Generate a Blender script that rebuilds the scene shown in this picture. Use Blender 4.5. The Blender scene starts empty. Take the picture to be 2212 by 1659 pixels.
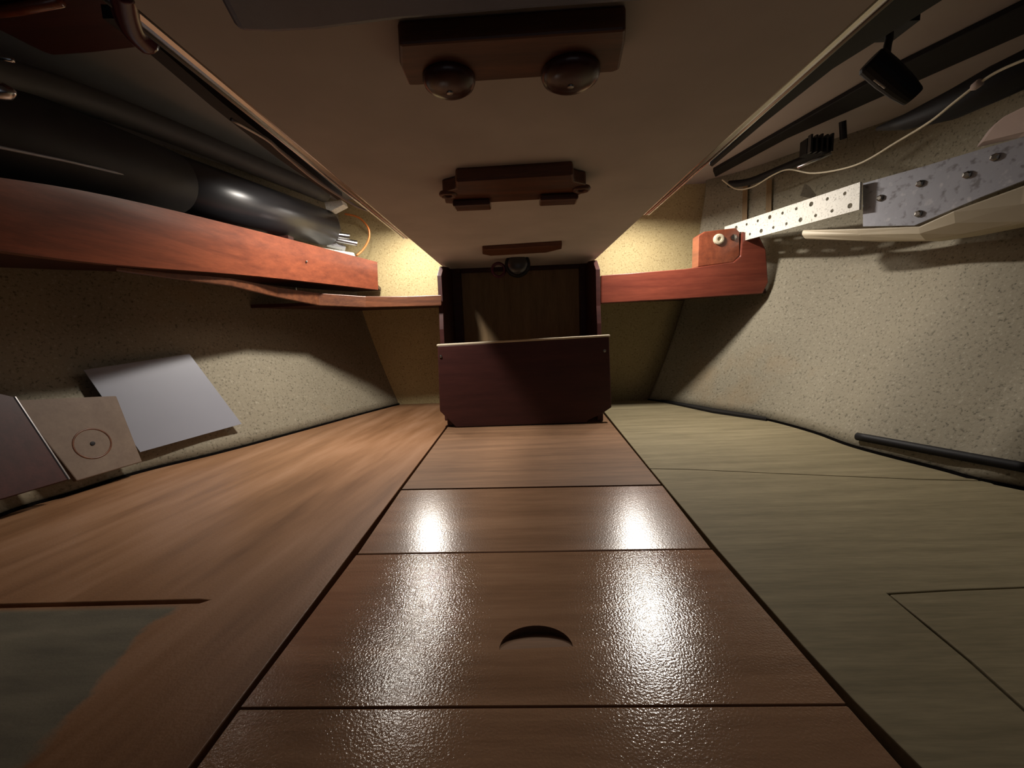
import bpy, bmesh, math, random
from mathutils import Vector, Matrix
from mathutils.bvhtree import BVHTree
random.seed(7)
scene = bpy.context.scene
COL = scene.collection

# ------------------------------------------------------------------ camera
F = 900.0                      # focal length in pixels of a 2212 px wide frame
CX, CY = 1106.0, 829.5
CAMZ = 0.30                    # eye height above the cabin sole
ay = Vector(((1124 - CX) / F, -(705 - CY) / F, -1.0)).normalized()      # world +Y seen by the camera
ax = Vector((1.0, 0.037, 0.0)); ax = (ax - ay * ax.dot(ay)).normalized()  # world +X
az = ax.cross(ay)
W2C = Matrix((ax, ay, az)).transposed()        # world -> camera
C2W = W2C.transposed()
CAM = Vector((0.0, 0.0, CAMZ))
cd = bpy.data.cameras.new('camera')
cam = bpy.data.objects.new('camera', cd)
COL.objects.link(cam)
cam.matrix_world = Matrix.Translation(CAM) @ C2W.to_4x4()
cd.sensor_width = 36.0
cd.lens = 36.0 * F / 2212.0
cd.clip_start = 0.01
scene.camera = cam

# ------------------------------------------------------------------ world and light
scene.view_settings.view_transform = 'Standard'
scene.view_settings.look = 'None'
scene.view_settings.gamma = 1.0
scene.view_settings.use_curve_mapping = False
scene.view_settings.exposure = 0.0
w = bpy.data.worlds.new('world'); scene.world = w
w.use_nodes = True
w.node_tree.nodes['Background'].inputs[0].default_value = (0.80, 0.86, 1.0, 1)
w.node_tree.nodes['Background'].inputs[1].default_value = 0.02

def area_light(name, loc, target, sx, sy, power, color, spread=math.pi):
    l = bpy.data.lights.new(name, 'AREA')
    l.shape = 'RECTANGLE'; l.size = sx; l.size_y = sy
    l.energy = power; l.color = color; l.spread = spread
    o = bpy.data.objects.new(name, l); COL.objects.link(o)
    o.location = loc
    o.rotation_euler = (Vector(target) - Vector(loc)).to_track_quat('-Z', 'Y').to_euler()
    return o
# two lamps hidden above the cockpit sole, one on each side of the well
def strip_lamp(name, x, y, z, dirn, length, power, color, spread):
    o = area_light(name, (x, y, z), (x, y, z - 1), 0.03, length, power, color, spread)
    zl = -Vector(dirn).normalized(); yl = Vector((0, 1, 0)); yl = (yl - zl * yl.dot(zl)).normalized(); xl = yl.cross(zl)
    o.matrix_world = Matrix.Translation((x, y, z)) @ Matrix((xl, yl, zl)).transposed().to_4x4()
strip_lamp('lamp_port', -0.37, 1.04, 0.70, (-0.25, 0.30, -1), 0.08, 4.4, (1.0, 0.93, 0.84), math.radians(146))
strip_lamp('lamp_starboard', 0.40, 1.25, 0.70, (0.15, -0.05, -1), 0.06, 4.4, (1.0, 0.93, 0.84), math.radians(170))
strip_lamp('streak_lamp_port', -0.39, 1.47, 0.70, (0.0, 0.05, -1), 0.12, 3.2, (1.0, 0.93, 0.84), math.radians(170))  # weak aft pair added for the streaks reflected on the sole
strip_lamp('streak_lamp_starboard', 0.42, 1.47, 0.70, (0.0, 0.05, -1), 0.12, 2.0, (1.0, 0.93, 0.84), math.radians(170))
# weak cool fill light added behind the viewer
area_light('fill_light', (0.1, -0.9, 0.35), (0.1, 0.8, 0.35), 0.9, 0.5, 0.25, (0.95, 0.95, 1.0))

# ------------------------------------------------------------------ pixel helpers: where a line of sight meets a plane
def ray(x, y):
    return (C2W @ Vector(((x - CX) / F, -(y - CY) / F, -1.0))).normalized()
def fz(x, y, z=0.0):
    d = ray(x, y); t = (z - CAM.z) / d.z
    return CAM + d * t
def fy(x, y, Y):
    d = ray(x, y); return CAM + d * (Y / d.y)
def fx(x, y, X):
    d = ray(x, y); return CAM + d * (X / d.x)

# ------------------------------------------------------------------ materials
def lin(r, g, b):
    def f(c):
        c /= 255.0
        return c / 12.92 if c <= 0.04045 else ((c + 0.055) / 1.055) ** 2.4
    return (f(r), f(g), f(b), 1.0)

def new_mat(name):
    m = bpy.data.materials.new(name); m.use_nodes = True
    nt = m.node_tree
    return m, nt, nt.nodes['Principled BSDF']

def coords(nt, scale=(1, 1, 1), rot=(0, 0, 0)):
    tc = nt.nodes.new('ShaderNodeTexCoord'); mp = nt.nodes.new('ShaderNodeMapping')
    nt.links.new(tc.outputs['Object'], mp.inputs['Vector'])
    mp.inputs['Rotation'].default_value = rot
    m2 = nt.nodes.new('ShaderNodeMapping'); m2.inputs['Scale'].default_value = scale   # turn first, then stretch
    nt.links.new(mp.outputs['Vector'], m2.inputs['Vector'])
    return m2.outputs['Vector']

def noise(nt, vec, scale, detail=4.0, rough=0.55):
    n = nt.nodes.new('ShaderNodeTexNoise')
    n.inputs['Scale'].default_value = scale; n.inputs['Detail'].default_value = detail
    n.inputs['Roughness'].default_value = rough
    nt.links.new(vec, n.inputs['Vector'])
    return n.outputs['Fac']

def ramp(nt, fac, stops):
    r = nt.nodes.new('ShaderNodeValToRGB')
    el = r.color_ramp.elements
    while len(el) < len(stops): el.new(0.5)
    for e, (p, c) in zip(el, stops):
        e.position = p; e.color = c
    nt.links.new(fac, r.inputs['Fac'])
    return r.outputs['Color']

def mix(nt, fac, a, b, mode='MIX'):
    m = nt.nodes.new('ShaderNodeMix'); m.data_type = 'RGBA'; m.blend_type = mode
    for s, v in ((0, fac), (6, a), (7, b)):
        if hasattr(v, 'links') or isinstance(v, bpy.types.NodeSocket): nt.links.new(v, m.inputs[s])
        else: m.inputs[s].default_value = v
    return m.outputs[2]

def bump(nt, p, height, strength, dist=0.002):
    b = nt.nodes.new('ShaderNodeBump')
    b.inputs['Strength'].default_value = strength; b.inputs['Distance'].default_value = dist
    nt.links.new(height, b.inputs['Height'])
    nt.links.new(b.outputs['Normal'], p.inputs['Normal'])

def plain(name, c, rough=0.6, metal=0.0, var=0.25, scale=30, bstr=0.1, spec=0.5):
    m, nt, p = new_mat(name)
    v = coords(nt)
    n = noise(nt, v, scale)
    lo = tuple(x * (1 - var) for x in c[:3]) + (1,); hi = tuple(min(1, x * (1 + var)) for x in c[:3]) + (1,)
    nt.links.new(ramp(nt, n, [(0.3, lo), (0.7, hi)]), p.inputs['Base Color'])
    p.inputs['Roughness'].default_value = rough; p.inputs['Metallic'].default_value = metal
    p.inputs['Specular IOR Level'].default_value = spec
    if bstr: bump(nt, p, noise(nt, v, scale * 6), bstr, 0.001)
    return m

def wood(name, c1, c2, stretch, scale=6, rough=0.35, rot=(0, 0, 0), peel=0.0, peel_scale=350, bstr=0.05, coat=0.0, streak=0.5, spec=0.5):
    m, nt, p = new_mat(name)
    v = coords(nt, stretch, rot)
    g = noise(nt, v, scale, 6, 0.65)
    base = ramp(nt, g, [(0.30, c1), (0.72, c2)])
    fine = noise(nt, v, scale * 7, 3, 0.6)
    base = mix(nt, streak, base, ramp(nt, fine, [(0.3, (0.55, 0.55, 0.55, 1)), (0.7, (1.15, 1.15, 1.15, 1))]), 'MULTIPLY')
    nt.links.new(base, p.inputs['Base Color'])
    p.inputs['Roughness'].default_value = rough
    p.inputs['Specular IOR Level'].default_value = spec
    if coat: p.inputs['Coat Weight'].default_value = coat; p.inputs['Coat Roughness'].default_value = 0.12
    if peel:
        bump(nt, p, noise(nt, coords(nt), peel_scale, 2, 0.5), peel, 0.001)
    elif bstr:
        bump(nt, p, fine, bstr, 0.001)
    return m

def speckle(name, c, dark, light, scale=160, rough=0.8, bstr=0.3, stain=None):
    m, nt, p = new_mat(name)
    v = coords(nt)
    big = noise(nt, v, 4, 4)
    fine = noise(nt, v, scale, 2, 0.6)
    base = ramp(nt, big, [(0.3, tuple(x * 0.85 for x in c[:3]) + (1,)), (0.7, c)])
    base = mix(nt, ramp(nt, fine, [(0.30, (1, 1, 1, 1)), (0.43, (0, 0, 0, 1))]), base, dark)
    base = mix(nt, ramp(nt, fine, [(0.60, (0, 0, 0, 1)), (0.72, (0.6, 0.6, 0.6, 1))]), base, light)
    if stain:
        s = noise(nt, v, 2.3, 5, 0.6)
        base = mix(nt, ramp(nt, s, [(0.60, (0, 0, 0, 1)), (0.72, (0.5, 0.5, 0.5, 1))]), base, stain)
    nt.links.new(base, p.inputs['Base Color'])
    p.inputs['Roughness'].default_value = rough
    bump(nt, p, noise(nt, v, scale * 0.5, 4), bstr, 0.003)
    return m

M = {}
M['hull'] = speckle('fibreglass_hull', lin(148, 140, 120), lin(98, 92, 76), lin(176, 170, 152), 170, 0.75, 0.35, stain=lin(152, 128, 94))
M['bulkhead'] = speckle('bulkhead_ply', lin(188, 170, 124), lin(136, 118, 78), lin(212, 198, 156), 190, 0.8, 0.25)
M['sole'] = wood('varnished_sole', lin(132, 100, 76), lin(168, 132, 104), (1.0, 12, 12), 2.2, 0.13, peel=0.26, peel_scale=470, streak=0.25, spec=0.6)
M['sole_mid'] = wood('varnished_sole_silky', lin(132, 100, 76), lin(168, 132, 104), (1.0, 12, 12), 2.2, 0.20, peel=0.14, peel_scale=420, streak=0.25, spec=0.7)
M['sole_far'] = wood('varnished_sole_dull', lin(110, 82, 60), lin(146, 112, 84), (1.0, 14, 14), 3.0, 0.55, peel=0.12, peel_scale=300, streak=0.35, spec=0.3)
M['bare'] = wood('bare_ply', lin(122, 112, 86), lin(154, 142, 112), (1.0, 10, 10), 4.0, 0.7, streak=0.35, spec=0.25)
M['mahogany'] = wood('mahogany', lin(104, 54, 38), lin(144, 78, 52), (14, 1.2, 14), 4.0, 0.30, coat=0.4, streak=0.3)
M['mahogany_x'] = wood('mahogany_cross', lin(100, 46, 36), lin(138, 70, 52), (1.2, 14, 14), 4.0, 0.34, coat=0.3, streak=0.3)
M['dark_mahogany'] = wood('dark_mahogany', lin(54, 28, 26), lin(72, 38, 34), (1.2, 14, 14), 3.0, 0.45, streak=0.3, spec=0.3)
M['cleat'] = wood('cleat_wood', lin(74, 42, 28), lin(118, 72, 46), (1.2, 14, 14), 5.0, 0.4, streak=0.5)
M['knob'] = plain('varnished_knob', lin(70, 38, 32), 0.25, 0, 0.2, 20, 0.0)
M['ceiling'] = plain('painted_ceiling', lin(198, 190, 184), 0.75, 0, 0.08, 9, 0.15, 0.3)
M['deck_right'] = plain('painted_side_deck', lin(168, 158, 152), 0.8, 0, 0.06, 8, 0.1, 0.3)
M['deck_left'] = plain('grey_side_deck', lin(140, 140, 138), 0.7, 0, 0.08, 8, 0.1, 0.3)
M['black'] = plain('black_rubber', lin(24, 23, 25), 0.6, 0, 0.2, 30, 0.1, 0.3)
M['void'] = plain('bilge_black', lin(16, 12, 10), 0.9, 0, 0.2, 30, 0.0, 0.1)
M['hose'] = plain('black_hose', lin(40, 40, 43), 0.33, 0, 0.1, 12, 0.03, 0.8)
M['grey_pipe'] = plain('grey_pipe', lin(62, 62, 62), 0.6, 0, 0.1, 12, 0.03, 0.3)
M['navy'] = plain('navy_vinyl', lin(104, 110, 128), 0.45, 0, 0.1, 25, 0.25, 0.4)
M['steel'] = plain('bright_steel', lin(200, 202, 205), 0.22, 1.0, 0.05, 40, 0.05)
M['alloy'] = plain('alloy_trim', lin(176, 172, 172), 0.33, 1.0, 0.08, 50, 0.1)
M['galv'] = speckle('drilled_plate', lin(222, 219, 208), lin(160, 154, 142), lin(240, 238, 230), 230, 0.5, 0.2)
M['galv_dark'] = speckle('weathered_plate', lin(164, 165, 174), lin(122, 120, 124), lin(196, 195, 198), 60, 0.4, 0.25)
M['white_beam'] = plain('cream_fibreglass', lin(196, 184, 160), 0.55, 0, 0.08, 10, 0.1)
M['sheet'] = plain('white_sheet', lin(142, 144, 154), 0.42, 0, 0.04, 6, 0.0)
M['pad'] = wood('pad_ply', lin(104, 86, 72), lin(120, 102, 86), (1, 6, 6), 5, 0.6, streak=0.2)
M['magenta'] = plain('maroon_hose', lin(74, 16, 40), 0.25, 0, 0.1, 20, 0.0)
M['copper'] = plain('orange_wire', lin(190, 110, 50), 0.4, 0, 0.1, 40, 0.0)
M['white_cable'] = plain('white_cable', lin(200, 190, 165), 0.45, 0, 0.05, 40, 0.0)
M['screw'] = plain('screw_steel', lin(150, 146, 140), 0.3, 1.0, 0.1, 90, 0.0)
M['recess'] = wood('recess_ply', lin(128, 104, 72), lin(160, 132, 94), (10, 10, 1.2), 4.0, 0.6, streak=0.3)
M['pink'] = plain('pinkish_foam', lin(176, 158, 152), 0.7, 0, 0.06, 12, 0.1)

M['trim'] = plain('alloy_trim_bright', lin(214, 210, 208), 0.24, 1.0, 0.05, 60, 0.05)
# varnish worn off the near left corner of the port sole panel
def worn_sole():
    m, nt, p = new_mat('worn_varnished_sole')
    v = coords(nt, (1.5, 9, 9), (0, 0, math.radians(-82)))
    g = noise(nt, v, 1.5, 6, 0.60)
    base = ramp(nt, g, [(0.30, lin(112, 78, 52)), (0.5, lin(142, 104, 74)), (0.74, lin(166, 128, 100))])
    bare = ramp(nt, noise(nt, coords(nt, (2, 8, 8)), 5, 5), [(0.3, lin(94, 88, 74)), (0.7, lin(122, 114, 96))])
    tc = nt.nodes.new('ShaderNodeTexCoord'); sx = nt.nodes.new('ShaderNodeSeparateXYZ')
    nt.links.new(tc.outputs['Object'], sx.inputs[0])
    a, b = fz(360, 1320), fz(60, 1650)                 # the edge of the worn patch on the sole
    n2 = Vector((b.y - a.y, -(b.x - a.x), 0)).normalized()
    if n2.x > 0: n2 = -n2
    def math_n(op, x, y):
        k = nt.nodes.new('ShaderNodeMath'); k.operation = op
        for i, s in enumerate((x, y)):
            if isinstance(s, bpy.types.NodeSocket): nt.links.new(s, k.inputs[i])
            else: k.inputs[i].default_value = s
        return k.outputs[0]
    dist = math_n('ADD', math_n('MULTIPLY', sx.outputs[0], n2.x), math_n('MULTIPLY', sx.outputs[1], n2.y))
    dist = math_n('SUBTRACT', dist, n2.x * a.x + n2.y * a.y)
    dist = math_n('ADD', dist, math_n('MULTIPLY', math_n('SUBTRACT', noise(nt, coords(nt), 14, 5), 0.5), 0.07))
    nearer = math_n('SUBTRACT', fz(300, 1312).y, sx.outputs[1])
    d2 = math_n('MINIMUM', dist, nearer)
    fac = ramp(nt, math_n('ADD', math_n('MULTIPLY', d2, 20.0), 0.5), [(0.42, (0, 0, 0, 1)), (0.60, (1, 1, 1, 1))])
    nt.links.new(mix(nt, fac, base, bare), p.inputs['Base Color'])
    rr = nt.nodes.new('ShaderNodeMapRange'); nt.links.new(fac, rr.inputs[0])
    rr.inputs[3].default_value = 0.42; rr.inputs[4].default_value = 0.75
    nt.links.new(rr.outputs[0], p.inputs['Roughness'])
    p.inputs['Specular IOR Level'].default_value = 0.4
    bump(nt, p, noise(nt, coords(nt), 320, 2), 0.22, 0.001)
    return m
M['sole_left'] = worn_sole()

# ------------------------------------------------------------------ object helpers
def link(name, bm, m, parent=None, base=None, bevel=0.0, smooth=False, segs=2):
    me = bpy.data.meshes.new(name)
    o = bpy.data.objects.new(name, me); COL.objects.link(o)
    bmesh.ops.recalc_face_normals(bm, faces=bm.faces[:])
    if parent is not None:
        o.parent = parent
        off = parent.location.copy()
        if parent.parent: off += parent.parent.location
        bmesh.ops.translate(bm, verts=bm.verts[:], vec=-off)
    elif base is not None:
        bmesh.ops.translate(bm, verts=bm.verts[:], vec=-Vector(base)); o.location = base
    bm.to_mesh(me); bm.free()
    me.materials.append(M[m])
    if smooth:
        for p in me.polygons: p.use_smooth = True
    if bevel:
        b = o.modifiers.new('bevel', 'BEVEL'); b.width = bevel; b.segments = segs; b.limit_method = 'ANGLE'
        b.angle_limit = math.radians(35)
    return o

def thing(name, label, cat, base, group=None):
    o = bpy.data.objects.new(name, None); COL.objects.link(o)
    o.empty_display_size = 0.03
    o.location = base; o['label'] = label; o['category'] = cat
    if group: o['group'] = group
    return o
def tag(o, label, cat, group=None):
    o['label'] = label; o['category'] = cat
    if group: o['group'] = group
    return o
def struct(o): o['kind'] = 'structure'; return o

def prism(bm, poly, vec):
    vec = Vector(vec)
    a = [bm.verts.new(p) for p in poly]; b = [bm.verts.new(Vector(p) + vec) for p in poly]
    n = len(poly)
    f1 = bm.faces.new(a); f2 = bm.faces.new(list(reversed(b)))
    for i in range(n):
        bm.faces.new((a[i], b[i], b[(i + 1) % n], a[(i + 1) % n]))
    if n > 4:
        f1.normal_update(); f2.normal_update()
        bmesh.ops.triangulate(bm, faces=[f1, f2])
def box(bm, x0, x1, y0, y1, z0, z1):
    prism(bm, [(x0, y0, z0), (x1, y0, z0), (x1, y1, z0), (x0, y1, z0)], (0, 0, z1 - z0))
def BM(): return bmesh.new()
def P(poly, vec):
    bm = BM(); prism(bm, poly, vec); return bm

def catmull(pts, n=8):
    out = []
    pts = [Vector(p) for p in pts]
    for i in range(len(pts) - 1):
        p0 = pts[max(i - 1, 0)]; p1 = pts[i]; p2 = pts[i + 1]; p3 = pts[min(i + 2, len(pts) - 1)]
        for k in range(n):
            t = k / n
            out.append(0.5 * ((2 * p1) + (p2 - p0) * t + (2 * p0 - 5 * p1 + 4 * p2 - p3) * t * t + (3 * p1 - p0 - 3 * p2 + p3) * t ** 3))
    out.append(pts[-1]); return out

def more(pts, dist):
    """carry a run on past the edge of the view"""
    return list(pts) + [pts[-1] + (pts[-1] - pts[-2]).normalized() * dist]

def tube(bm, pts, r, seg=12, cap=True):
    pts = [Vector(p) for p in pts]
    rs = r if isinstance(r, (list, tuple)) else [r] * len(pts)
    rings = []; up = Vector((0, 0, 1))
    for i, p in enumerate(pts):
        d = (pts[min(i + 1, len(pts) - 1)] - pts[max(i - 1, 0)]).normalized()
        u = up - d * up.dot(d)
        if u.length < 1e-4: u = Vector((1, 0, 0)) - d * d.x
        u.normalize(); v = d.cross(u); up = u
        rings.append([bm.verts.new(p + (u * math.cos(2 * math.pi * k / seg) + v * math.sin(2 * math.pi * k / seg)) * rs[i]) for k in range(seg)])
    for a, b in zip(rings, rings[1:]):
        for k in range(seg):
            bm.faces.new((a[k], a[(k + 1) % seg], b[(k + 1) % seg], b[k]))
    if cap:
        bm.faces.new(list(reversed(rings[0]))); bm.faces.new(rings[-1])
def T(pts, r, seg=12):
    bm = BM(); tube(bm, pts, r, seg); return bm

def lathe(bm, c, axis, prof, seg=24):
    c = Vector(c); axis = Vector(axis).normalized()
    u = axis.orthogonal().normalized(); v = axis.cross(u)
    rings = []
    for h, r in prof:
        if r < 1e-6: rings.append([bm.verts.new(c + axis * h)])
        else: rings.append([bm.verts.new(c + axis * h + (u * math.cos(2 * math.pi * k / seg) + v * math.sin(2 * math.pi * k / seg)) * r) for k in range(seg)])
    for a, b in zip(rings, rings[1:]):
        if len(a) == 1 and len(b) == 1: continue
        for k in range(seg):
            k2 = (k + 1) % seg
            if len(a) == 1: bm.faces.new((a[0], b[k2], b[k]))
            elif len(b) == 1: bm.faces.new((a[k], a[k2], b[0]))
            else: bm.faces.new((a[k], a[k2], b[k2], b[k]))
    for rg, rev in ((rings[0], True), (rings[-1], False)):
        if len(rg) > 2: bm.faces.new(list(reversed(rg)) if rev else rg)
def L(c, axis, prof, seg=24):
    bm = BM(); lathe(bm, c, axis, prof, seg); return bm

def torus(bm, c, axis, R, r, seg=24, s2=8):
    c = Vector(c); axis = Vector(axis).normalized(); u = axis.orthogonal().normalized(); v = axis.cross(u)
    rings = []
    for i in range(seg):
        a = 2 * math.pi * i / seg; d = u * math.cos(a) + v * math.sin(a)
        rings.append([bm.verts.new(c + d * (R + r * math.cos(2 * math.pi * k / s2)) + axis * (r * math.sin(2 * math.pi * k / s2))) for k in range(s2)])
    for i in range(seg):
        a, b = rings[i], rings[(i + 1) % seg]
        for k in range(s2):
            bm.faces.new((a[k], a[(k + 1) % s2], b[(k + 1) % s2], b[k]))

def cut(o, cutter_bm):
    """cut holes into a mesh for good; the cutter does not stay in the scene"""
    bmesh.ops.recalc_face_normals(cutter_bm, faces=cutter_bm.faces[:])
    me = bpy.data.meshes.new('cutter'); cutter_bm.to_mesh(me); cutter_bm.free()
    c = bpy.data.objects.new('cutter', me); COL.objects.link(c)
    bpy.context.view_layer.update()
    b = o.modifiers.new('cut', 'BOOLEAN'); b.operation = 'DIFFERENCE'; b.solver = 'EXACT'; b.object = c
    c.matrix_world = o.matrix_world.copy()
    bpy.context.view_layer.update()
    dg = bpy.context.evaluated_depsgraph_get()
    res = bpy.data.meshes.new_from_object(o.evaluated_get(dg))
    o.modifiers.clear()
    o.data = res
    bpy.data.objects.remove(c); bpy.data.meshes.remove(me)

# ------------------------------------------------------------------ hull and bulkhead
ZDECK = 0.81
def flat(p): return Vector((p.x, p.y, 0))
YB = 1.68                                              # plane of the aft bulkhead
left_plan = [Vector((-1.02, -0.35, 0)), Vector((-0.97, 0.1, 0)), Vector((-0.90, 0.42, 0)), fz(0, 1114), fz(150, 1068), fz(300, 1021), fz(480, 977), fz(650, 931), fz(780, 895), fz(872, 871)]
right_plan = [fz(1400, 864), fz(1445, 870), fz(1550, 888), fz(1660, 908), fz(1760, 935), fz(1850, 967), fz(2030, 1014), fz(2212, 1058), Vector((1.02, 0.45, 0)), Vector((1.07, 0.1, 0)), Vector((1.10, -0.35, 0))]
left_plan = [flat(p) for p in left_plan]; right_plan = [flat(p) for p in right_plan]
ZS = [0.002, 0.03, 0.07, 0.12, 0.18, 0.25, 0.33, 0.42, 0.52, 0.62, 0.74, 0.84]
def flare(z, amp):
    t = max(0.0, min(z / 0.9, 1.0)); return amp * (1 - (1 - t) ** 1.8)
def hull(plan, name, side):
    pl = catmull(plan, 6)
    bm = BM(); grid = []
    for i, p in enumerate(pl):
        d = (pl[min(i + 1, len(pl) - 1)] - pl[max(i - 1, 0)]).normalized()
        n = Vector((-d.y, d.x, 0))
        if n.x * side < 0: n = -n
        n = Vector((n.x, n.y * 0.25, 0))
        grid.append([bm.verts.new(p + n * flare(z, 0.20 if side < 0 else 0.30) + Vector((0, 0, z))) for z in ZS])
    for a, b in zip(grid, grid[1:]):
        for k in range(len(ZS) - 1):
            bm.faces.new((a[k], b[k], b[k + 1], a[k + 1]))
    bm.normal_update(); tree = BVHTree.FromBMesh(bm)
    o = link(name, bm, 'hull', smooth=True); struct(o)
    s = o.modifiers.new('thickness', 'SOLIDIFY'); s.thickness = 0.012; s.offset = 1.0 if side < 0 else 1.0
    bm = BM()                                   # black strip added to keep the gap between hull and sole dark
    va = [[bm.verts.new(p + Vector((0, 0, z))) for z in (-0.05, 0.005)] for p in (q - Vector((side * 0.0015, 0, 0)) for q in pl)]
    for a, b in zip(va, va[1:]): bm.faces.new((a[0], b[0], b[1], a[1]))
    link('gap_strip', bm, 'void', parent=o)
    return o, tree, pl
wall_left, tree_l, curve_l = hull(left_plan, 'wall_left', -1)
wall_right, tree_r, curve_r = hull(right_plan, 'wall_right', 1)
def on_hull(tree, x, y, inset=0.0):
    h = tree.ray_cast(CAM, ray(x, y))
    if h[0] is None: return fx(x, y, -0.95 if tree is tree_l else 1.05)
    n = h[1]
    if n.dot(ray(x, y)) > 0: n = -n
    return h[0] + n * inset

bm = BM(); box(bm, -0.92, 1.05, YB, YB + 0.02, -0.03, 0.88)
wall_back = struct(link('wall_back', bm, 'bulkhead'))

# ------------------------------------------------------------------ cabin sole
bm = BM(); box(bm, -1.1, 1.15, -0.4, YB, -0.06, -0.045)
floor = struct(link('floor', bm, 'void'))
TH = 0.02
def panel(pts, m, bevel=0.0012, z=0.0):
    bm = P([Vector((p.x, p.y, z)) for p in pts], (0, 0, -TH))
    return link('sole_panel', bm, m, parent=floor, bevel=bevel)
def seamL(y, dx=0): # left edge of the centre panels
    x0, y0, x1, y1 = 963, 925, 415, 1659
    t = (y - y0) / (y1 - y0); return fz(x0 + (x1 - x0) * t + dx, y)
def seamR(y, dx=0):
    pts = [(880, 1282), (900, 1300), (1010, 1400), (1190, 1546), (1400, 1730), (1520, 1835), (1659, 1962)]
    for (ya, xa), (yb, xb) in zip(pts, pts[1:]):
        if y <= yb or yb == 1659:
            return fz(xa + (xb - xa) * (y - ya) / (yb - ya) + dx, y)
YN = 0.06      # where the sole ends beside the viewer
def ext(a, b, Y):
    t = (Y - a.y) / (b.y - a.y); return a + (b - a) * t
nl, nr = ext(seamL(1400), seamL(1659), YN), ext(seamR(1400), seamR(1659), YN)
g = 1.2
far_l, far_r = ext(seamL(1100), seamL(950), 1.60), ext(seamR(1190), seamR(1010), 1.60)
def sl(y, o=0): return fz(*(lambda v: v)((963 + (415 - 963) * (y - 925) / (1659 - 925) + 4, y + o)))
# centre panels, far to near; each joint is a real gap
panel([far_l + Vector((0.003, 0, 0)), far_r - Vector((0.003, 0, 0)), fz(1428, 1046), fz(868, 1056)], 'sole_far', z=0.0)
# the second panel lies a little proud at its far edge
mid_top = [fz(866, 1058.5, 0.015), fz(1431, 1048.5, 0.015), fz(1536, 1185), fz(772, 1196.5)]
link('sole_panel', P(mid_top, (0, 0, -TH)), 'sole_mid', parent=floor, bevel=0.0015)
finger_panel = panel([fz(770, 1199), fz(1538, 1187.5), fz(1826, 1519), fz(521, 1526.5)], 'sole', bevel=0)
panel([fz(517, 1532), fz(1831, 1524), nr - Vector((0.004, 0, 0)), nl + Vector((0.004, 0, 0))], 'sole')
# half-moon finger grip cut into the third panel, its bottom a ramp that comes up to the near edge
ca, cb, ct = fz(1078, 1404), fz(1238, 1396), fz(1158, 1351)
cmid = (ca + cb) / 2; half = (cb - ca).length / 2; ux = (cb - ca).normalized(); uy = Vector((-ux.y, ux.x, 0)); rise = (ct - cmid).dot(uy)
arc = [cmid + ux * (-half * math.cos(a)) + uy * (rise * math.sin(a)) for a in [math.pi * k / 20 for k in range(21)]]
cut(finger_panel, P([p + Vector((0, 0, 0.01)) for p in arc], (0, 0, -0.05)))
bm = BM()
tops = [bm.verts.new(p + Vector((0, 0, -0.0005))) for p in arc]
bots = [bm.verts.new(p + Vector((0, 0, -0.008 * max(0.0, (p - cmid).dot(uy)) / rise - 0.0006))) for p in arc]
for i in range(20): bm.faces.new((tops[i], tops[i + 1], bots[i + 1], bots[i]))
f = bm.faces.new(bots); bmesh.ops.triangulate(bm, faces=[f])
grip = link('finger_grip', bm, 'sole_far', parent=floor)
grip['label'] = 'half moon finger grip cut into the varnished centre panel'

def inset_curve(curve, side, d): 
    return [Vector((p.x + side * -d, p.y, 0)) for p in curve]
hl = inset_curve(curve_l, -1, 0.007)
hl = [p for p in hl if p.y > YN]
# port side panel with its long open slot
slot = [fz(-420, 1312), fz(0, 1304.5), fz(430, 1294), fz(452, 1296), fz(430, 1303), fz(0, 1313), fz(-420, 1321)]
hl_far = [p for p in hl if p.y > slot[0].y + 0.01]; hl_near = [p for p in hl if p.y < slot[-1].y - 0.01]
back = Vector((seamL(925).x, 1.60, 0))
poly = [nl - Vector((0.003, 0, 0))] + hl_near + [Vector((hl_near[-1].x, slot[-1].y, 0))] + list(reversed(slot)) + [Vector((hl_far[0].x, slot[0].y, 0))] + hl_far + [fz(955, 870), far_l - Vector((0.003, 0, 0))]
panel(poly, 'sole_left')
hr = inset_curve(curve_r, 1, 0.006)
hr = [p for p in hr if p.y > YN]
j1 = [fz(1404, 1012), fz(1480, 1013), fz(1700, 1023), fz(1990, 1035), fz(2130, 1038)]
j1b = [p - Vector((0, 0.0022, 0)) for p in j1]
hr_far = [p for p in hr if p.y > j1[-1].y + 0.006]; hr_near = [p for p in hr if p.y < j1[-1].y - 0.006]
far_r2 = far_r + Vector((0.006, 0, 0))
panel([far_r2, fz(1330, 866)] + hr_far + list(reversed(j1)), 'bare')
hx = [fz(1922, 1284), fz(2060, 1276), fz(2420, 1262)]
hy = [fz(2012, 1356), fz(2100, 1428), fz(2212, 1528), fz(2420, 1716)]
c0 = fz(1922, 1284)
near_edge = hr_near[-1]
hatch = [c0, hx[1], hx[2], hy[3], hy[2], hy[1], hy[0]]
poly = j1b + [p for p in hr_near if p.y > hx[2].y + 0.004] + [Vector((1.0, hx[2].y + 0.0015, 0)), hx[2] + Vector((0, 0.0015, 0)), hx[1] + Vector((0, 0.0015, 0)), c0 + Vector((-0.001, 0.0018, 0))] + [p - Vector((0.0030, 0, 0)) for p in hy] + [Vector((hy[3].x - 0.003, YN, 0)), nr + Vector((0.010, 0, 0)), seamR(1659) + Vector((0.009, 0, 0)), seamR(1520) + Vector((0.006, 0, 0)), seamR(1400) + Vector((0.004, 0, 0)), seamR(1190) + Vector((0.004, 0, 0))]
panel(poly, 'bare')
panel([c0, hx[1], hx[2], Vector((1.0, hx[2].y, 0)), Vector((1.03, hy[3].y, 0)), hy[3], hy[2], hy[1], hy[0]], 'bare')

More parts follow.
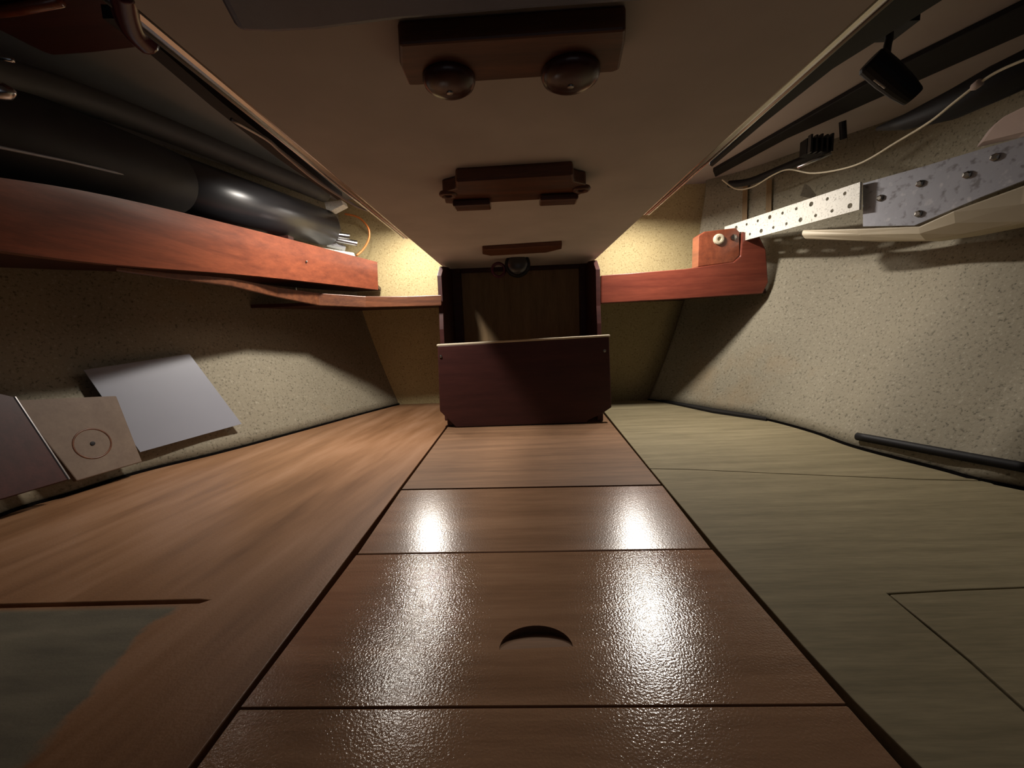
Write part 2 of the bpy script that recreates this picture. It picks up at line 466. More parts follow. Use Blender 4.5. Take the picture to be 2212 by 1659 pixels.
# black strip drawn in place of the dark slot, and the hose beyond
def strip(name, pix, wpx, label, zt=0.006):
    a = [fz(x, y, 0.001) for x, y in pix]; b = [fz(x, y + wd, 0.001) for (x, y), wd in zip(pix, wpx)]
    bm = BM(); prism(bm, a + list(reversed(b)), (0, 0, zt))
    o = link(name, bm, 'black', base=(a[0] + b[-1]) / 2); tag(o, label, 'dark strip'); return o
strip('slot_strip', [(1428, 862), (1540, 880), (1655, 900)], [6, 12, 9], 'short black strip in place of the dark slot between hull and bare starboard sole', 0.006)
bar_pts = [on_hull(tree_r, x, y, 0.008) for x, y in ((1858, 946), (1970, 967), (2090, 990), (2230, 1015))]
bm = T(catmull(bar_pts, 4), 0.009, 10)
tag(link('rubber_hose', bm, 'black', base=bar_pts[0], smooth=True), 'long black hose along the foot of the starboard hull', 'hose')

# ------------------------------------------------------------------ cockpit sole overhead (the low ceiling)
ZC = 0.52
cl = [fz(291, 0, ZC), fz(380, 89, ZC), fz(560, 243, ZC), fz(830, 466, ZC), fz(973, 590, ZC)]
cr = [fz(1897, 0, ZC), fz(1750, 131, ZC), fz(1430, 424, ZC), fz(1272, 573, ZC)]
XL = lambda Y: ext(cl[1], cl[4], Y); XR = lambda Y: ext(cr[1], cr[3], Y)
Yc0, Yc1 = 0.02, YB - 0.002
bm = P([XL(Yc0), XL(Yc1), XR(Yc1), XR(Yc0)], (0, 0, 0.018))
ceiling = struct(link('ceiling', bm, 'ceiling'))
# sides of the cockpit well above it, and the side decks
for nm, X, s in (('well_side', XL, 1), ('well_side', XR, -1)):
    a, b = X(Yc0), X(Yc1); up = Vector((0, 0, ZDECK - ZC))
    bm = P([a + Vector((s * .004, 0, .018)), b + Vector((s * .004, 0, .018)), b + up, a + up], (s * 0.008, 0, 0))
    link(nm, bm, 'deck_right', parent=ceiling)
bm = BM(); box(bm, -1.2, XL(0.8).x + 0.02, -0.35, YB, ZDECK, ZDECK + 0.02); link('side_deck', bm, 'deck_left', parent=ceiling)
bm = BM(); box(bm, XR(0.8).x - 0.02, 1.3, -0.35, YB, ZDECK, ZDECK + 0.02); link('side_deck', bm, 'deck_right', parent=ceiling)

# alloy edging along both sides of the low ceiling
def edge_trim(X, s, y0, y1, wd, n):
    a, b = X(y0), X(y1)
    pr = [(0.001, 0.003), (wd * 0.5, 0.0015), (wd, 0.003), (wd, 0.014)]
    bm = BM()
    va = [bm.verts.new(a + Vector((s * o_, 0, z_))) for o_, z_ in pr]; vb = [bm.verts.new(b + Vector((s * o_, 0, z_))) for o_, z_ in pr]
    for k in range(3): bm.faces.new((va[k], va[k + 1], vb[k + 1], vb[k]))
    t = struct(link('trim_%d' % n, bm, 'trim', base=(a + b) / 2))
    t['label'] = 'bright alloy edging strip of the low ceiling'
    for k, (dx, r) in enumerate(((0.003, 0.0018), (wd - 0.002, 0.0022))):
        link('ridge', T([a + Vector((s * dx, 0, 0.003)), b + Vector((s * dx, 0, 0.003))], r, 8), 'trim', parent=t, smooth=True)
    return t
edge_trim(XL, -1, 0.25, 1.05, 0.018, 1)
edge_trim(XR, 1, 0.25, 0.92, 0.016, 2)

# ------------------------------------------------------------------ things on the low ceiling
def ceil_poly(pix, z): return [fz(x, y, z) for x, y in pix]
def cleat(board_pix, th, label, bev):
    pts = ceil_poly(board_pix, ZC - th)
    c = sum(pts, Vector()) / len(pts)
    t = thing('wooden_cleat', label, 'wooden block', (c.x, c.y, ZC), 'wooden blocks under the low ceiling')
    bm = P(pts, (0, 0, th)); link('board', bm, 'cleat', parent=t, bevel=bev)
    return t
t = cleat([(862, 97), (1352, 64), (1350, 92), (1338, 152), (1322, 158), (905, 186), (884, 186), (864, 140)], 0.016, 'largest wooden block overhead, nearest the viewer, with two round knobs', 0.002)
for px, py, r in ((970, 186, 0.0215), (1232, 172, 0.0240)):
    c = fz(px, py - 18, ZC - 0.016)
    k = link('knob', L(c, (0, 0, -1), [(0, r), (0.003, r), (0.0065, r * 0.93), (0.0095, r * 0.72), (0.011, r * 0.4), (0.0115, 0)], 28), 'knob', parent=t, smooth=True)
    link('screw', L(c + Vector((0, 0, -0.0113)), (0, 0, -1), [(0, 0.003), (0.001, 0.0025), (0.0014, 0)], 12), 'screw', parent=k)
t = cleat([(985, 393), (1238, 378), (1240, 392), (1266, 398), (1266, 415), (1242, 428), (990, 442), (962, 440), (956, 415), (984, 408)], 0.018, 'middle wooden block overhead with two square feet', 0.003)
for px, py in ((1020, 440), (1206, 428)):
    c = fz(px, py - 4, ZC - 0.018)
    bm = BM(); box(bm, c.x - 0.030, c.x + 0.030, c.y - 0.016, c.y + 0.016, c.z - 0.010, c.z); link('foot', bm, 'cleat', parent=t, bevel=0.003)
for px, py in ((968, 420), (1256, 408)):
    c = fz(px, py, ZC - 0.018); bm = BM(); torus(bm, c, (0, 0, 1), 0.010, 0.004); link('eye', bm, 'cleat', parent=t, smooth=True)
t = cleat([(1042, 541), (1214, 530), (1213, 538), (1180, 546), (1060, 553), (1042, 549)], 0.012, 'smallest wooden block overhead, farthest off above the dark lamp', 0.002)

# dark lamp hanging under the far end of the ceiling, with a reddish ring beside it
c = fy(1118, 572, 1.40)
t = thing('bulkhead_lamp', 'round black lamp under the far end of the ceiling', 'lamp', (c.x, c.y, ZC))
link('body', L((c.x, c.y + 0.03, c.z), (0, -1, 0), [(0, 0.030), (0.02, 0.040), (0.035, 0.042), (0.045, 0.038)], 28), 'black', parent=t, smooth=True)
link('lens', L((c.x, c.y - 0.014, c.z), (0, -1, 0), [(0, 0.036), (0.008, 0.030), (0.014, 0.018), (0.016, 0)], 28), 'lens' if 'lens' in M else 'hose', parent=t, smooth=True)
bm = BM(); box(bm, c.x - 0.035, c.x + 0.035, c.y - 0.015, c.y + 0.03, c.z + 0.034, ZC); link('bracket', bm, 'dark_mahogany', parent=t, bevel=0.003)
cr_ = fy(1077, 583, 1.40)
bm = BM(); torus(bm, cr_, (0.25, -1, 0), 0.021, 0.005)
tag(link('cable_loop', bm, 'maroon' if 'maroon' in M else 'magenta', base=cr_, smooth=True), 'small reddish cable loop left of the black lamp', 'cable')

# dark vinyl pad at the top of the picture
pp = ceil_poly([(455, -30), (512, 74), (600, 77), (700, 72), (900, 47), (1150, 27), (1400, 10), (1560, -30)], ZC - 0.02)
o = link('vinyl_pad', P(pp, (0, 0, 0.02)), 'navy', base=sum(pp, Vector()) / len(pp), bevel=0.006, segs=3)
tag(o, 'dark blue grey vinyl pad across the top, fixed under the ceiling', 'pad')

# ------------------------------------------------------------------ column, recess and box at the far end
YP = 1.58
def face_y(pix, Y, dy): return P([fy(x, y, Y) for x, y in pix], (0, dy, 0))
ctop = fy(1124, 578, YP).z
def colpost(x0, x1, ylow, label):
    a, b = fy(x0, 700, YP), fy(x1, 700, YP)
    bm = BM(); box(bm, a.x, b.x, YP, YB, 0.0, ZC); 
    return bm
base = Vector((fy(1128, 700, YP).x, YP, 0))
t = thing('rudder_trunk', 'tall dark wooden trunk with a recessed ply panel behind the box', 'cabinet', base)
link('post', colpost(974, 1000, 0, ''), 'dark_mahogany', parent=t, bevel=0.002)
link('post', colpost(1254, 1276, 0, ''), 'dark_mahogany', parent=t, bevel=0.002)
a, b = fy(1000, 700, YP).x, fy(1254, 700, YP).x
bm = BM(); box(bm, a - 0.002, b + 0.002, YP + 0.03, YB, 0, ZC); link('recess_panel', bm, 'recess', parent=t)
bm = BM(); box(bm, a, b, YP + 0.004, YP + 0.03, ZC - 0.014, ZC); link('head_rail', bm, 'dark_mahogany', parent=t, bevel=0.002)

for x in (-0.246, 0.244):  # trunk sides, raised at the top to keep lamplight off the recess
    pr = [(1.578, 0.002), (1.345, 0.002), (1.345, 0.30), (1.356, 0.356), (1.360, 0.470), (1.41, 0.505), (1.50, 0.515), (1.578, 0.515)]
    link('cheek', P([(x, y_, z_) for y_, z_ in pr], (math.copysign(0.014, x), 0, 0)), 'dark_mahogany', parent=t, bevel=0.001)
YF = 1.24
b0 = fy(1130, 910, YF)
t = thing('step_box', 'dark mahogany step box with a bright top edge in the middle of the far end', 'box', (b0.x, YF, 0))
front = [(945, 748), (1316, 728), (1321, 880), (1300, 894), (1270, 908), (1268, 913), (985, 924), (950, 888)]
fp = [fy(x, y, YF) for x, y in front]
zmin = min(p.z for p in fp)
for p in fp: p.z = max(p.z, 0.002)
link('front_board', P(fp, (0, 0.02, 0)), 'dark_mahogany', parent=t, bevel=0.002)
tl, tr = fy(943, 744, YF), fy(1318, 723, YF)
tb = P([tl, tr, tr + Vector((0, 0, 0.0)) + Vector((0, 0, -0.006)), tl + Vector((0, 0, -0.006))], (0, 0.024, 0))
o = link('top_edge', tb, 'white_beam', parent=t, bevel=0.0015); o['label'] = 'top edge of the step box, its lit highlight put in as pale colour'  # lit edge coloured pale, though the box is mahogany
for x in (fy(966, 800, YF + .02).x, fy(1296, 800, YF + .02).x):
    bm = BM(); box(bm, x - 0.009, x + 0.009, YF + 0.02, 1.343, 0.002, fp[0].z - 0.01); link('side_board', bm, 'dark_mahogany', parent=t, bevel=0.002)
for px, py in ((944, 770), (1314, 758)):
    c = fy(px + (8 if px < 1000 else -8), py, YF - 0.001); link('screw', L(c, (0, -1, 0), [(0, 0.0045), (0.0015, 0.004), (0.0025, 0)], 12), 'screw', parent=t)

# ------------------------------------------------------------------ starboard cross beam with its bracket
YM = 1.37
top = [fy(1298, 595, YM), fy(1480, 581, YM), fy(1585, 566, YM), fy(1600, 553, YM)]
bot = [fy(1660, 610, YM), fy(1648, 634, YM), fy(1460, 647, YM), fy(1298, 656, YM)]
poly = top + [fy(1604, 500, YM), fy(1640, 508, YM), fy(1655, 540, YM)] + bot
bb = fy(1440, 620, YM)
t = thing('starboard_shelf', 'red mahogany cross shelf on the right of the trunk', 'shelf', bb)
link('rail', P(poly, (0, 0.025, 0)), 'mahogany_x', parent=t, bevel=0.003)
zb = fy(1460, 640, YM).z
def hull_x(tree, y, z, side):
    h = tree.ray_cast(Vector((0, y, z)), Vector((side, 0, 0)))
    return h[0].x if h[0] is not None else side * 0.75
shelf = [Vector((0.262, YM + 0.02, zb)), Vector((0.262, YB - 0.003, zb))] + [Vector((hull_x(tree_r, y, zb, 1) - 0.002, y, zb)) for y in (1.675, 1.62, 1.55, 1.48, YM + 0.02)]
link('shelf_board', P(shelf, (0, 0, 0.014)), 'dark_mahogany', parent=t)
# bracket block that stands on the beam
YK = 1.375
kp = [fy(x, y, YK) for x, y in ((1508, 577), (1510, 508), (1522, 500), (1590, 492), (1597, 500), (1597, 553), (1584, 567))]
kz = sum(kp, Vector()) / len(kp)
t = thing('bracket_block', 'small mahogany bracket block with a white plug on the cross beam', 'bracket', kz)
link('block', P(kp, (0, 0.05, 0)), 'mahogany', parent=t, bevel=0.003)
c = fy(1552, 517, YK); link('plug', L(c, (0, -1, 0), [(0, 0.017), (0.006, 0.016), (0.008, 0.012), (0.008, 0.007), (0.003, 0.006), (0.003, 0)], 20), 'white_beam', parent=t)
c = fy(1584, 513, YK); link('bolt', L(c, (0, -1, 0), [(0, 0.010), (0.006, 0.009), (0.008, 0)], 6), 'screw', parent=t)

# ------------------------------------------------------------------ starboard plates on the hull
def plank_between(c0, c1, d0, d1, th):
    """four corners: c0 far-top, c1 near-top, d0 far-bottom, d1 near-bottom; thickness goes outboard"""
    n = (c1 - c0).cross(d0 - c0).normalized()
    if n.x < 0: n = -n
    return P([c0, c1, d1, d0], n * th), n
A0, A1 = fy(1565, 490, 1.46), fy(1858, 393, 1.03)
D1 = fx(1856, 453, A1.x + 0.002)
D0 = A0 + (D1 - A1) * 1.0
bm, nrm = plank_between(A0, A1, D0, D1, 0.006)
plate = link('drilled_plate', bm, 'galv', base=(A0 + D1) / 2)
tag(plate, 'bright metal plate drilled with two rows of holes on the right', 'metal plate')
bm = BM()
Lx = A1 - A0; Lz = D1 - A1
off = plate.location
for k in range(9):
    for j, v in enumerate((0.24, 0.76)):
        u = 0.12 + 0.1 * k + (0.03 if j else 0)
        if u > 0.97: continue
        c = A0 + Lx * u + Lz * v - off
        lathe(bm, c - nrm * 0.02, nrm, [(0, 0.0042 if (k + j) % 3 else 0.0060), (0.05, 0.0042 if (k + j) % 3 else 0.0060)], 12)
cut(plate, bm)
# wide weathered plate running on from the drilled one
G0, G1 = fy(1866, 392, 1.02), fy(2290, 278, 0.76)
H0, H1 = fy(1862, 470, 1.02), fy(2290, 350, 0.76)
n2 = (fy(2290, 315, 0.77) - fy(1862, 430, 1.035)).cross(Vector((0, 0, 1))).normalized()
if n2.x < 0: n2 = -n2
def on_plane(x, y, p, n):
    d = ray(x, y); return CAM + d * ((p - CAM).dot(n) / d.dot(n))
g0_ = fy(1862, 430, 1.035) + n2 * 0.008
bm = P([on_plane(x, y, g0_, n2) for x, y in ((1864, 396), (2000, 358), (2120, 322), (2300, 270), (2760, 130), (2760, 160), (2300, 355), (2120, 425), (1975, 487), (1864, 489))], n2 * 0.006)
nrm = n2
o = link('weathered_plate', bm, 'galv_dark', base=G0)
tag(o, 'wide grey weathered metal plate running to the right edge', 'metal plate')
for px, py in ((2090, 378), (1985, 462), (1988, 397), (1902, 428), (2150, 340)):
    c = on_plane(px, py, g0_, n2)
    link('bolt', L(c, -nrm, [(-0.004, 0.0075), (0.004, 0.007), (0.0055, 0.004), (0.0055, 0)], 6), 'screw', parent=o)
# cream stringer below the plates
q = [(1733, 497, 1.16), (1850, 494, 1.03), (1985, 489, .92), (2060, 455, .87), (2212, 400, .80), (2330, 360, .75)]
r = [(1738, 516, 1.16), (1870, 521, 1.03), (2000, 520, .92), (2080, 508, .87), (2212, 482, .80), (2330, 455, .75)]
qa = [fy(*p) for p in q]; ra = [fy(*p) for p in r]
bm = BM(); va = []
for i in range(len(qa)):
    d = Vector((0.05, 0.015, 0))
    va.append([bm.verts.new(v) for v in (qa[i], (qa[i] + ra[i]) / 2 - Vector((0.006, 0, 0)), ra[i], ra[i] + d, qa[i] + d)])
for a, b in zip(va, va[1:]):
    for k in range(5): bm.faces.new((a[k], a[(k + 1) % 5], b[(k + 1) % 5], b[k]))
bm.faces.new(va[0]); bm.faces.new(list(reversed(va[-1])))
o = link('hull_stringer', bm, 'white_beam', base=qa[0], bevel=0.003)
tag(o, 'cream fibreglass stringer under the metal plates on the right hull', 'beam')

# black rail under the starboard side deck and the foam gasket beside the ceiling edge
ZR = ZDECK - 0.012
def deck_strip(pix_top, pix_bot, z, th):
    a = [fz(x, y, z) for x, y in pix_top]; b = [fz(x, y, z) for x, y in pix_bot]
    if a[0].x > 0: a = more(a, 0.35); b = more(b, 0.35)
    return P(a + list(reversed(b)), (0, 0, th)), (a[0] + b[0]) / 2
bm, c = deck_strip([(1540, 371), (1700, 280), (1930, 150), (2300, -30)], [(1545, 383), (1700, 300), (1950, 190), (2300, 36)], ZR, ZDECK - ZR)
tag(link('deck_rail', bm, 'black', base=c, bevel=0.002), 'long black rail fixed under the right side deck', 'rail')
bm, c = deck_strip([(1532, 358), (1640, 256), (1765, 135), (1905, 0), (1960, -50)], [(1538, 362), (1650, 268), (1800, 150), (2040, 0), (2120, -50)], ZC + 0.030, 0.012)
tag(link('edge_band', bm, 'black', base=c, bevel=0.002), 'black foam gasket beside the right edge of the low ceiling', 'gasket')
# black hose wedge at the joint of hull and side deck
hp = [(1895, 278, .98), (1960, 262, .92), (2060, 225, .85), (2150, 180, .79), (2330, 95, .72)]
bm = T(more([fy(*p) for p in hp], 0.5), [0.004, 0.016, 0.027, 0.030, 0.030, 0.030], 12)
tag(link('hull_hose', bm, 'black', base=fy(*hp[0]), smooth=True), 'thick black hose where right hull meets the deck', 'hose')
# white cable strung along the starboard hull
cp = [(1560, 388, 1.45), (1590, 408, 1.42), (1625, 404, 1.38), (1670, 378, 1.30), (1705, 366, 1.25), (1760, 374, 1.18), (1850, 356, 1.06), (1940, 305, .95), (2010, 262, .86), (2060, 222, .805), (2112, 182, .765), (2160, 152, .735), (2240, 118, .69)]
cpts = more(catmull([fy(*p) for p in cp], 6), 0.4)
t = thing('white_cable', 'thin white cable looping along the right hull below the deck', 'cable', cpts[0])
link('wire', T(cpts, 0.0022, 8), 'white_cable', parent=t, smooth=True)
e = fy(2112, 182, .764); link('connector', L(e, (fy(2060, 222, .805) - e), [(-0.006, 0.003), (-0.004, 0.0065), (0.006, 0.006), (0.010, 0.003)], 12), 'pink', parent=t, smooth=True)
# black hose from bracket to the bulkhead and the finned clamp over it
hs = [(1575, 398, 1.48), (1620, 392, 1.42), (1680, 368, 1.33), (1735, 345, 1.25), (1790, 322, 1.18)]
tag(link('fuel_hose', T(catmull([fy(*p) for p in hs], 4), 0.011, 12), 'black', base=fy(*hs[0]), smooth=True), 'short black hose behind the white cable on the right', 'hose')
c = fy(1768, 312, 1.19)
t = thing('hose_clamp', 'black finned clamp with a bright rod below the right deck', 'clamp', c)
bm = BM(); box(bm, c.x - 0.030, c.x + 0.030, c.y, c.y + 0.03, c.z - 0.022, c.z + 0.018); link('body', bm, 'black', parent=t, bevel=0.002)
for k in range(5):
    bm = BM(); x = c.x - 0.028 + 0.0135 * k; box(bm, x, x + 0.005, c.y - 0.012, c.y, c.z - 0.022, c.z + 0.022 - 0.002 * (k % 2)); link('fin', bm, 'hose', parent=t)
link('rod', T([fy(1722, 362, 1.20), fy(1796, 331, 1.16)], 0.0042, 10), 'steel', parent=t, smooth=True)
bm = BM(); tube(bm, [fy(1820, 262, 1.16), fy(1822, 300, 1.17)], 0.008); link('hanger', bm, 'black', parent=t)
# small bright tab standing on the drilled plate
tp = [fy(x, y, 1.20) for x, y in ((1728, 424), (1738, 396), (1748, 402), (1762, 420), (1760, 430))]
tag(link('metal_tab', P(tp, (0.004, 0.004, 0)), 'galv', base=tp[0]), 'small bright pointed tab behind the top edge of the drilled plate', 'tab')
# hanging handle
h0 = fy(1915, 38, 0.56); h1 = fy(1905, 128, 0.56)
t = thing('hanging_handle', 'black handle hanging on a strap below the right side deck', 'handle', fy(1920, 150, 0.56))
g0, g1 = fy(1884, 133, 0.555), fy(1970, 207, 0.550)
dv = (g1 - g0).normalized()
link('grip', T([g0 - dv * 0.003, g0, g0 + (g1 - g0) * 0.4, g0 + (g1 - g0) * 0.75, g1, g1 + dv * 0.002], [0.0122, 0.0150, 0.0150, 0.0134, 0.0110, 0.0100], 20), 'black', parent=t, smooth=False)
link('strap', T(catmull([fy(1921, 40, 0.60), fy(1921, 80, 0.58), fy(1917, 100, 0.57), fy(1914, 125, 0.557)], 4), 0.0042, 8), 'black', parent=t, smooth=True)
link('pin', T([fy(1888, 172, 0.545), fy(1912, 190, 0.545)], 0.0012, 6), 'steel', parent=t)
bm = BM(); a = fy(1921, 40, .60); box(bm, a.x - 0.03, a.x + 0.03, a.y - 0.01, a.y + 0.03, a.z - 0.01, ZDECK); link('hanger_block', bm, 'black', parent=t)
# pale locker corner at the right edge
lp = [fy(x, y, 0.86 - (x - 2120) * 0.0006 + (y - 300) * 0.0006) for x, y in ((2120, 307), (2148, 268), (2170, 250), (2215, 228), (2330, 200), (2330, 255), (2215, 284))]
tag(link('locker_corner', P(lp, (0.02, 0.03, 0)), 'pink', base=lp[0], bevel=0.002), 'pale pinkish board corner above the weathered plate at right edge', 'board')
# vertical cover strips on the aft bulkhead corner
for i, x in enumerate((1606, 1657)):
    a, b = on_hull(tree_r, x, 392, 0.004), on_hull(tree_r, x - 2, 482, 0.004)
    k = Vector((-0.004, -0.008, 0))
    tag(link('cover_strip', P([a, a + Vector((0.011, -0.011, 0)), b + Vector((0.011, -0.011, 0)), b], k), 'recess', base=a), 'thin brown upright strip at the right corner of the bulkhead, ' + ('nearer the trunk' if i == 0 else 'nearer the white cable'), 'strip')

# ------------------------------------------------------------------ port shelf, hoses and fittings
shelf_rows = [((815, 566, 1.44), (817, 626, 1.44)), ((560, 500, 1.06), (560, 597, 1.06)), ((240, 424, .72), (240, 571, .72)), ((-80, 372, .52), (-80, 530, .52))]
St = more(catmull([fy(*a) for a, b in shelf_rows], 5), 0.7); Sb = more(catmull([fy(*b) for a, b in shelf_rows], 5), 0.7)
t = thing('port_shelf', 'long red mahogany shelf rail running down the left hull', 'shelf', (St[8] + Sb[8]) / 2)
def loft(rows):
    bm = BM(); vs = [[bm.verts.new(v) for v in r] for r in rows]
    n = len(vs[0])
    for a, b in zip(vs, vs[1:]):
        for k in range(n): bm.faces.new((a[k], a[(k + 1) % n], b[(k + 1) % n], b[k]))
    bm.faces.new(vs[0]); bm.faces.new(list(reversed(vs[-1])))
    return bm
d = Vector((-0.022, -0.006, 0))
o = link('rail', loft([(a, b, b + d, a + d) for a, b in zip(St, Sb)]), 'mahogany', parent=t, smooth=True)
o.data.set_sharp_from_angle(angle=math.radians(40))
rows = []
for b in Sb:
    q = b + Vector((-0.012, 0.0, 0.018)); xh = hull_x(tree_l, q.y, q.z, -1) + 0.001
    rows.append((q, Vector((xh, q.y, q.z)), Vector((xh, q.y, q.z + 0.012)), q + Vector((0, 0, 0.012))))
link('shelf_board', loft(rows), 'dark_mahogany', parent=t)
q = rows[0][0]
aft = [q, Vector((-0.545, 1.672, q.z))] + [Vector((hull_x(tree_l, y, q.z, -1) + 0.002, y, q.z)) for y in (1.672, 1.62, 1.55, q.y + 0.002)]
link('aft_block_board', P(aft, (0, 0, 0.012)), 'dark_mahogany', parent=t)  # added board, blocks lamp light through the gap behind the shelf
c = fy(662, 565, 1.19); link('screw', L(c, (1, -0.2, 0), [(0, 0.003), (0.0012, 0.0025), (0.002, 0)], 10), 'screw', parent=t)

# big black exhaust hose on the shelf: its near length is coloured darker for the shade on it
E0, E1 = fy(702, 492, 1.50), fy(362, 394, 0.95)
E2 = fy(-40, 280, 0.62)
t = thing('exhaust_hose', 'thick black exhaust hose lying along the left shelf', 'hose', (E0 + E2) / 2)
dv = (E1 - E0).normalized()
link('hose_body', T([E0, E0 + dv * 0.004, E0 + (E1 - E0) * .5, E1 + dv * 0.05], [0.054, 0.060, 0.063, 0.0655], 32), 'hose', parent=t, smooth=False)
bpy.data.objects[t.children[0].name].data.polygons.foreach_set('use_smooth', [len(p.vertices) == 4 for p in t.children[0].data.polygons])
link('shaded_hose', T([E1, E1 + (E2 - E1) * 0.004, (E1 + E2) / 2, E2, E2 + (E2 - E1).normalized() * 0.5], [0.0665, 0.067, 0.071, 0.074, 0.074], 32), 'black', parent=t)
sl_ = [o for o in t.children if o.name.startswith('shaded_hose')][0]
sl_.data.polygons.foreach_set('use_smooth', [len(p.vertices) == 4 for p in sl_.data.polygons])
link('seam_line', T([fy(-30, 312, .545), fy(0, 318, .56), fy(140, 347, .66), fy(272, 378, .775)], 0.0022, 8), 'sheet', parent=t, smooth=True)  # thin pale line along the near hose
for Y in (1.28, 0.72):
    k = (Y - E0.y) / (E1.y - E0.y); q = E0 + (E1 - E0) * k; zb_ = min(Sb, key=lambda v: abs(v.y - Y)).z + 0.031
    bm = BM(); box(bm, q.x - 0.03, q.x + 0.03, Y - 0.015, Y + 0.015, zb_, q.z - 0.064); link('cradle', bm, 'dark_mahogany', parent=t)
# upper dark pipe behind it and a steel piece standing in for the white glint
U = [fy(-40, 150, .60), fy(180, 215, .77), fy(420, 305, 1.0), fy(700, 420, 1.42)]
tag(link('upper_pipe', T(list(reversed(more(list(reversed(catmull(U, 6))), 0.45))), 0.024, 20), 'grey_pipe', base=U[1], smooth=True), 'slim dark grey pipe above the thick black hose on the left', 'pipe')
c = fy(8, 198, 0.55)
t = thing('hose_glint', 'bright steel piece standing in for the white glint at the left edge', 'glint', c)
link('glint', L(c, (1, 0.5, 0.2), [(-0.02, 0.006), (-0.01, 0.009), (0.004, 0.009), (0.010, 0.004), (0.012, 0)], 16), 'steel', parent=t, smooth=True)
link('pin', T([fy(-20, 122, .52), fy(28, 130, .52)], 0.0025, 8), 'steel', parent=t, smooth=True)
# stainless fitting on the far end of the hose
fa, fb = fy(700, 520, 1.50), fy(776, 541, 1.54)
t = thing('steel_fitting', 'bright ribbed steel fitting at the far end of the black hose', 'fitting', fa)
link('base_plate', loft([(fy(690, 534, 1.47), fy(700, 556, 1.47), fy(680, 556, 1.50), fy(680, 534, 1.50)), (fy(765, 546, 1.53), fy(770, 560, 1.53), fy(760, 560, 1.56), fy(755, 546, 1.56))]), 'galv', parent=t, bevel=0.002)
for (x0, y0), (x1, y1), r in (((702, 503), (755, 510), 0.008), ((700, 512), (772, 526), 0.010), ((706, 526), (745, 537), 0.012)):
    link('rod', T([fy(x0, y0, 1.515), fy(x1, y1, 1.55)], r, 14), 'steel', parent=t)
# white deck bracket
wp = [fy(x, y, 1.46) for x, y in ((700, 436), (738, 432), (742, 442), (715, 456), (704, 452))]
tag(link('deck_bracket', P(wp, (0, 0.04, 0.0)), 'galv', base=wp[0], bevel=0.002), 'small pale bracket above the far end of the black hose', 'bracket')
# orange wire loop
wl = [(745, 462, 1.56), (775, 470, 1.56), (795, 492, 1.56), (797, 515, 1.56), (785, 538, 1.55), (770, 552, 1.53)]
tag(link('orange_wire', T(catmull([fy(*p) for p in wl], 5), 0.0035, 8), 'copper', base=fy(*wl[0]), smooth=True), 'orange wire loop beside the steel fitting on the left', 'wire')
# aft shelf strip that follows the hull round below the shelf
ss = [(954, 637, 660, 1.33), (880, 640, 662, 1.33), (790, 640, 664, 1.32), (690, 633, 660, 1.27), (600, 620, 642, 1.15), (500, 601, 618, 1.00), (380, 590, 602, .87), (250, 574, 584, .76)]
t = thing('hull_batten', 'narrow brown batten curving along the left hull below the shelf', 'batten', fy(800, 650, 1.32))
rows = []
for x, y0, y1, Y in ss:
    a, b = fy(x, y0, Y), fy(x, y1, Y); k = Vector((-0.012, 0.012, 0))
    rows.append((a, b, b + k, a + k))
link('strip', loft(rows), 'cleat', parent=t, bevel=0.002)
zb = fy(880, 655, 1.33).z
front = [fy(976, 655, 1.34), fy(880, 655, 1.34), fy(790, 655, 1.33), fy(690, 650, 1.28)]
front = [Vector((min(p.x, -0.264), p.y, zb)) for p in front]
shelf = front + [Vector((hull_x(tree_l, y, zb, -1) + 0.002, y, zb)) for y in (1.27, 1.36, 1.46, 1.55, 1.62, 1.675)] + [Vector((front[0].x, YB - 0.003, zb))]
link('shelf_board', P(shelf, (0, 0, 0.010)), 'dark_mahogany', parent=t)
# edging clutter along the ceiling edge: black band for the shadow gap, small cable, maroon hose
bm, c = deck_strip([(262, 40), (345, 105), (480, 222), (620, 332), (740, 428)], [(222, 40), (318, 112), (455, 228), (600, 342), (730, 432)], ZC + 0.030, 0.010)
tag(link('edge_band', bm, 'black', base=c), 'black band for the shadow gap beside the left edge of the low ceiling', 'gasket')
cb_ = [fz(500, 258, ZC + .02), fz(575, 300, ZC + .02), fz(610, 330, ZC + .02), fz(690, 395, ZC + .02), fz(775, 448, ZC + .02), fz(815, 458, ZC + .012)]
tag(link('edge_cable', T(catmull(cb_, 4), 0.0022, 8), 'alloy', base=cb_[0], smooth=True), 'thin grey cable along the left edge of the low ceiling', 'cable')
mp_ = [fz(262, -30, ZC + .006), fz(272, 20, ZC + .006), fz(288, 60, ZC + .006), fz(318, 92, ZC + .006)]
tag(link('maroon_hose', T(catmull(mp_, 5), 0.0085, 14), 'magenta', base=mp_[1], smooth=True), 'glossy maroon hose at the top left corner of the ceiling', 'hose')
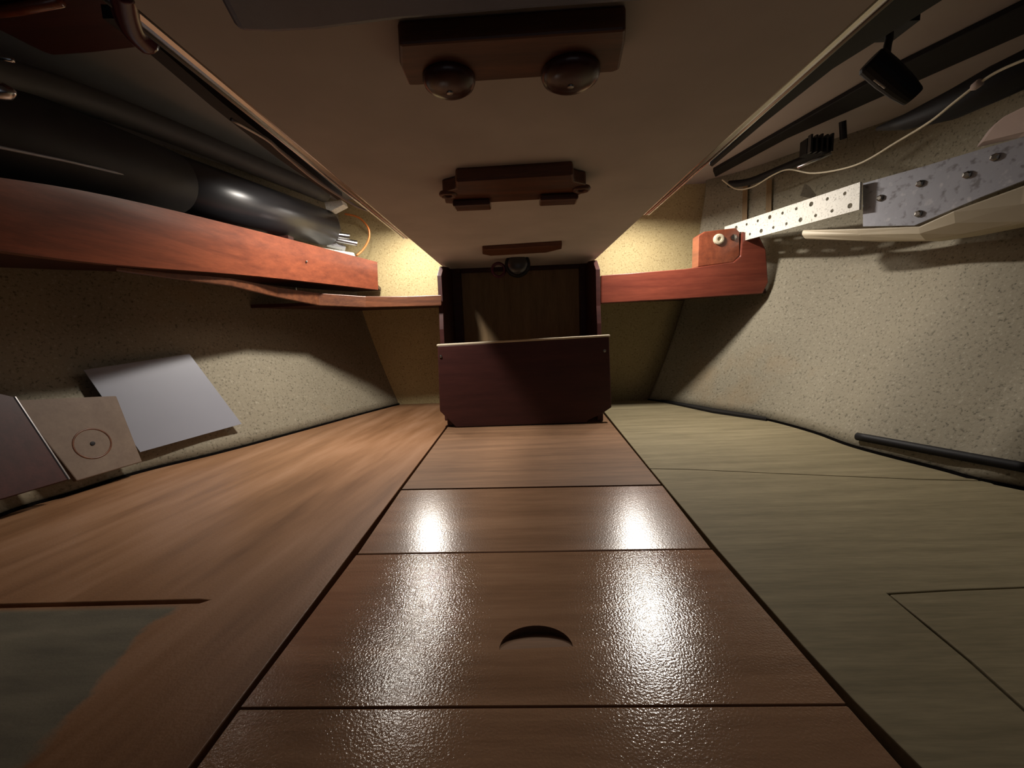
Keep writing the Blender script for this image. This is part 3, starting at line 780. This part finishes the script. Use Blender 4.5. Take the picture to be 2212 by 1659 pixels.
# mahogany knee at the top left
kp = [fz(x, y, 0.70) for x, y in ((-120, -60), (250, -60), (272, 60), (298, 105), (200, 116), (118, 122), (88, 112), (0, 68), (-120, 0))]
t = thing('deck_knee', 'dark mahogany deck knee at the top left corner', 'knee', sum(kp, Vector()) / len(kp))
link('plate', P(kp, (0, 0, 0.15)), 'dark_mahogany', parent=t, bevel=0.004)
ep = [fz(-60, 32, .694), fz(40, 20, .694), (fz(130, 2, .694))]
link('edging', T(ep, 0.006, 8), 'mahogany', parent=t, smooth=True)

# ------------------------------------------------------------------ boards leaning on the port hull
def hull_board(pix, inset, tree=tree_l):
    """the board's plane stands on the hull at its first three corners; the others lie in that plane"""
    a, b, c = [on_hull(tree, x, y, i) for (x, y), i in zip(pix, inset)]
    n = (b - a).cross(c - a).normalized()
    if n.x < 0: n = -n
    pts = []
    for x, y in pix:
        d = ray(x, y); pts.append(CAM + d * ((a - CAM).dot(n) / d.dot(n)))
    return pts, n
pts, n = hull_board([(408, 765), (521, 916), (302, 977), (180, 800)], (0.016, 0.022, 0.022))
o = link('white_sheet', P(pts, n * 0.003), 'sheet', base=min(pts, key=lambda p: p.z)); tag(o, 'smooth white sheet leaning on the left hull', 'sheet')
pts, n = hull_board([(244, 858), (300, 1000), (158, 1042), (20, 868)], (0.034, 0.030, 0.030))
t = thing('backing_pad', 'square plywood backing pad with a round groove beside the white sheet', 'pad', min(pts, key=lambda p: p.z))
link('board', P(pts, n * 0.012), 'pad', parent=t, bevel=0.002)
dr = ray(200, 958); cc = CAM + dr * (((pts[0] + n * 0.012) - CAM).dot(n) / dr.dot(n))
for R_, r_ in ((0.031, 0.0022), (0.036, 0.0012)):
    bm = BM(); torus(bm, cc - n * 0.0012, n, R_, r_, 32, 8); link('groove_ring', bm, 'cleat', parent=t, smooth=True)
link('screw', L(cc, n, [(-0.001, 0.0045), (0.0015, 0.004), (0.002, 0)], 12), 'black', parent=t)
pts, n = hull_board([(24, 862), (141, 1039), (-60, 1098), (-300, 1110), (-420, 760)], (0.044, 0.046, 0.044))
t = thing('mahogany_panel', 'dark mahogany panel at the left edge beside the plywood pad', 'panel', min(pts, key=lambda p: p.z))
link('board', P(pts, n * 0.012), 'dark_mahogany', parent=t, bevel=0.001)
e0, e1 = pts[0] + n * 0.012, pts[1] + n * 0.012
link('edge_strip', T([e0, e1], 0.0020, 8), 'alloy', parent=t)
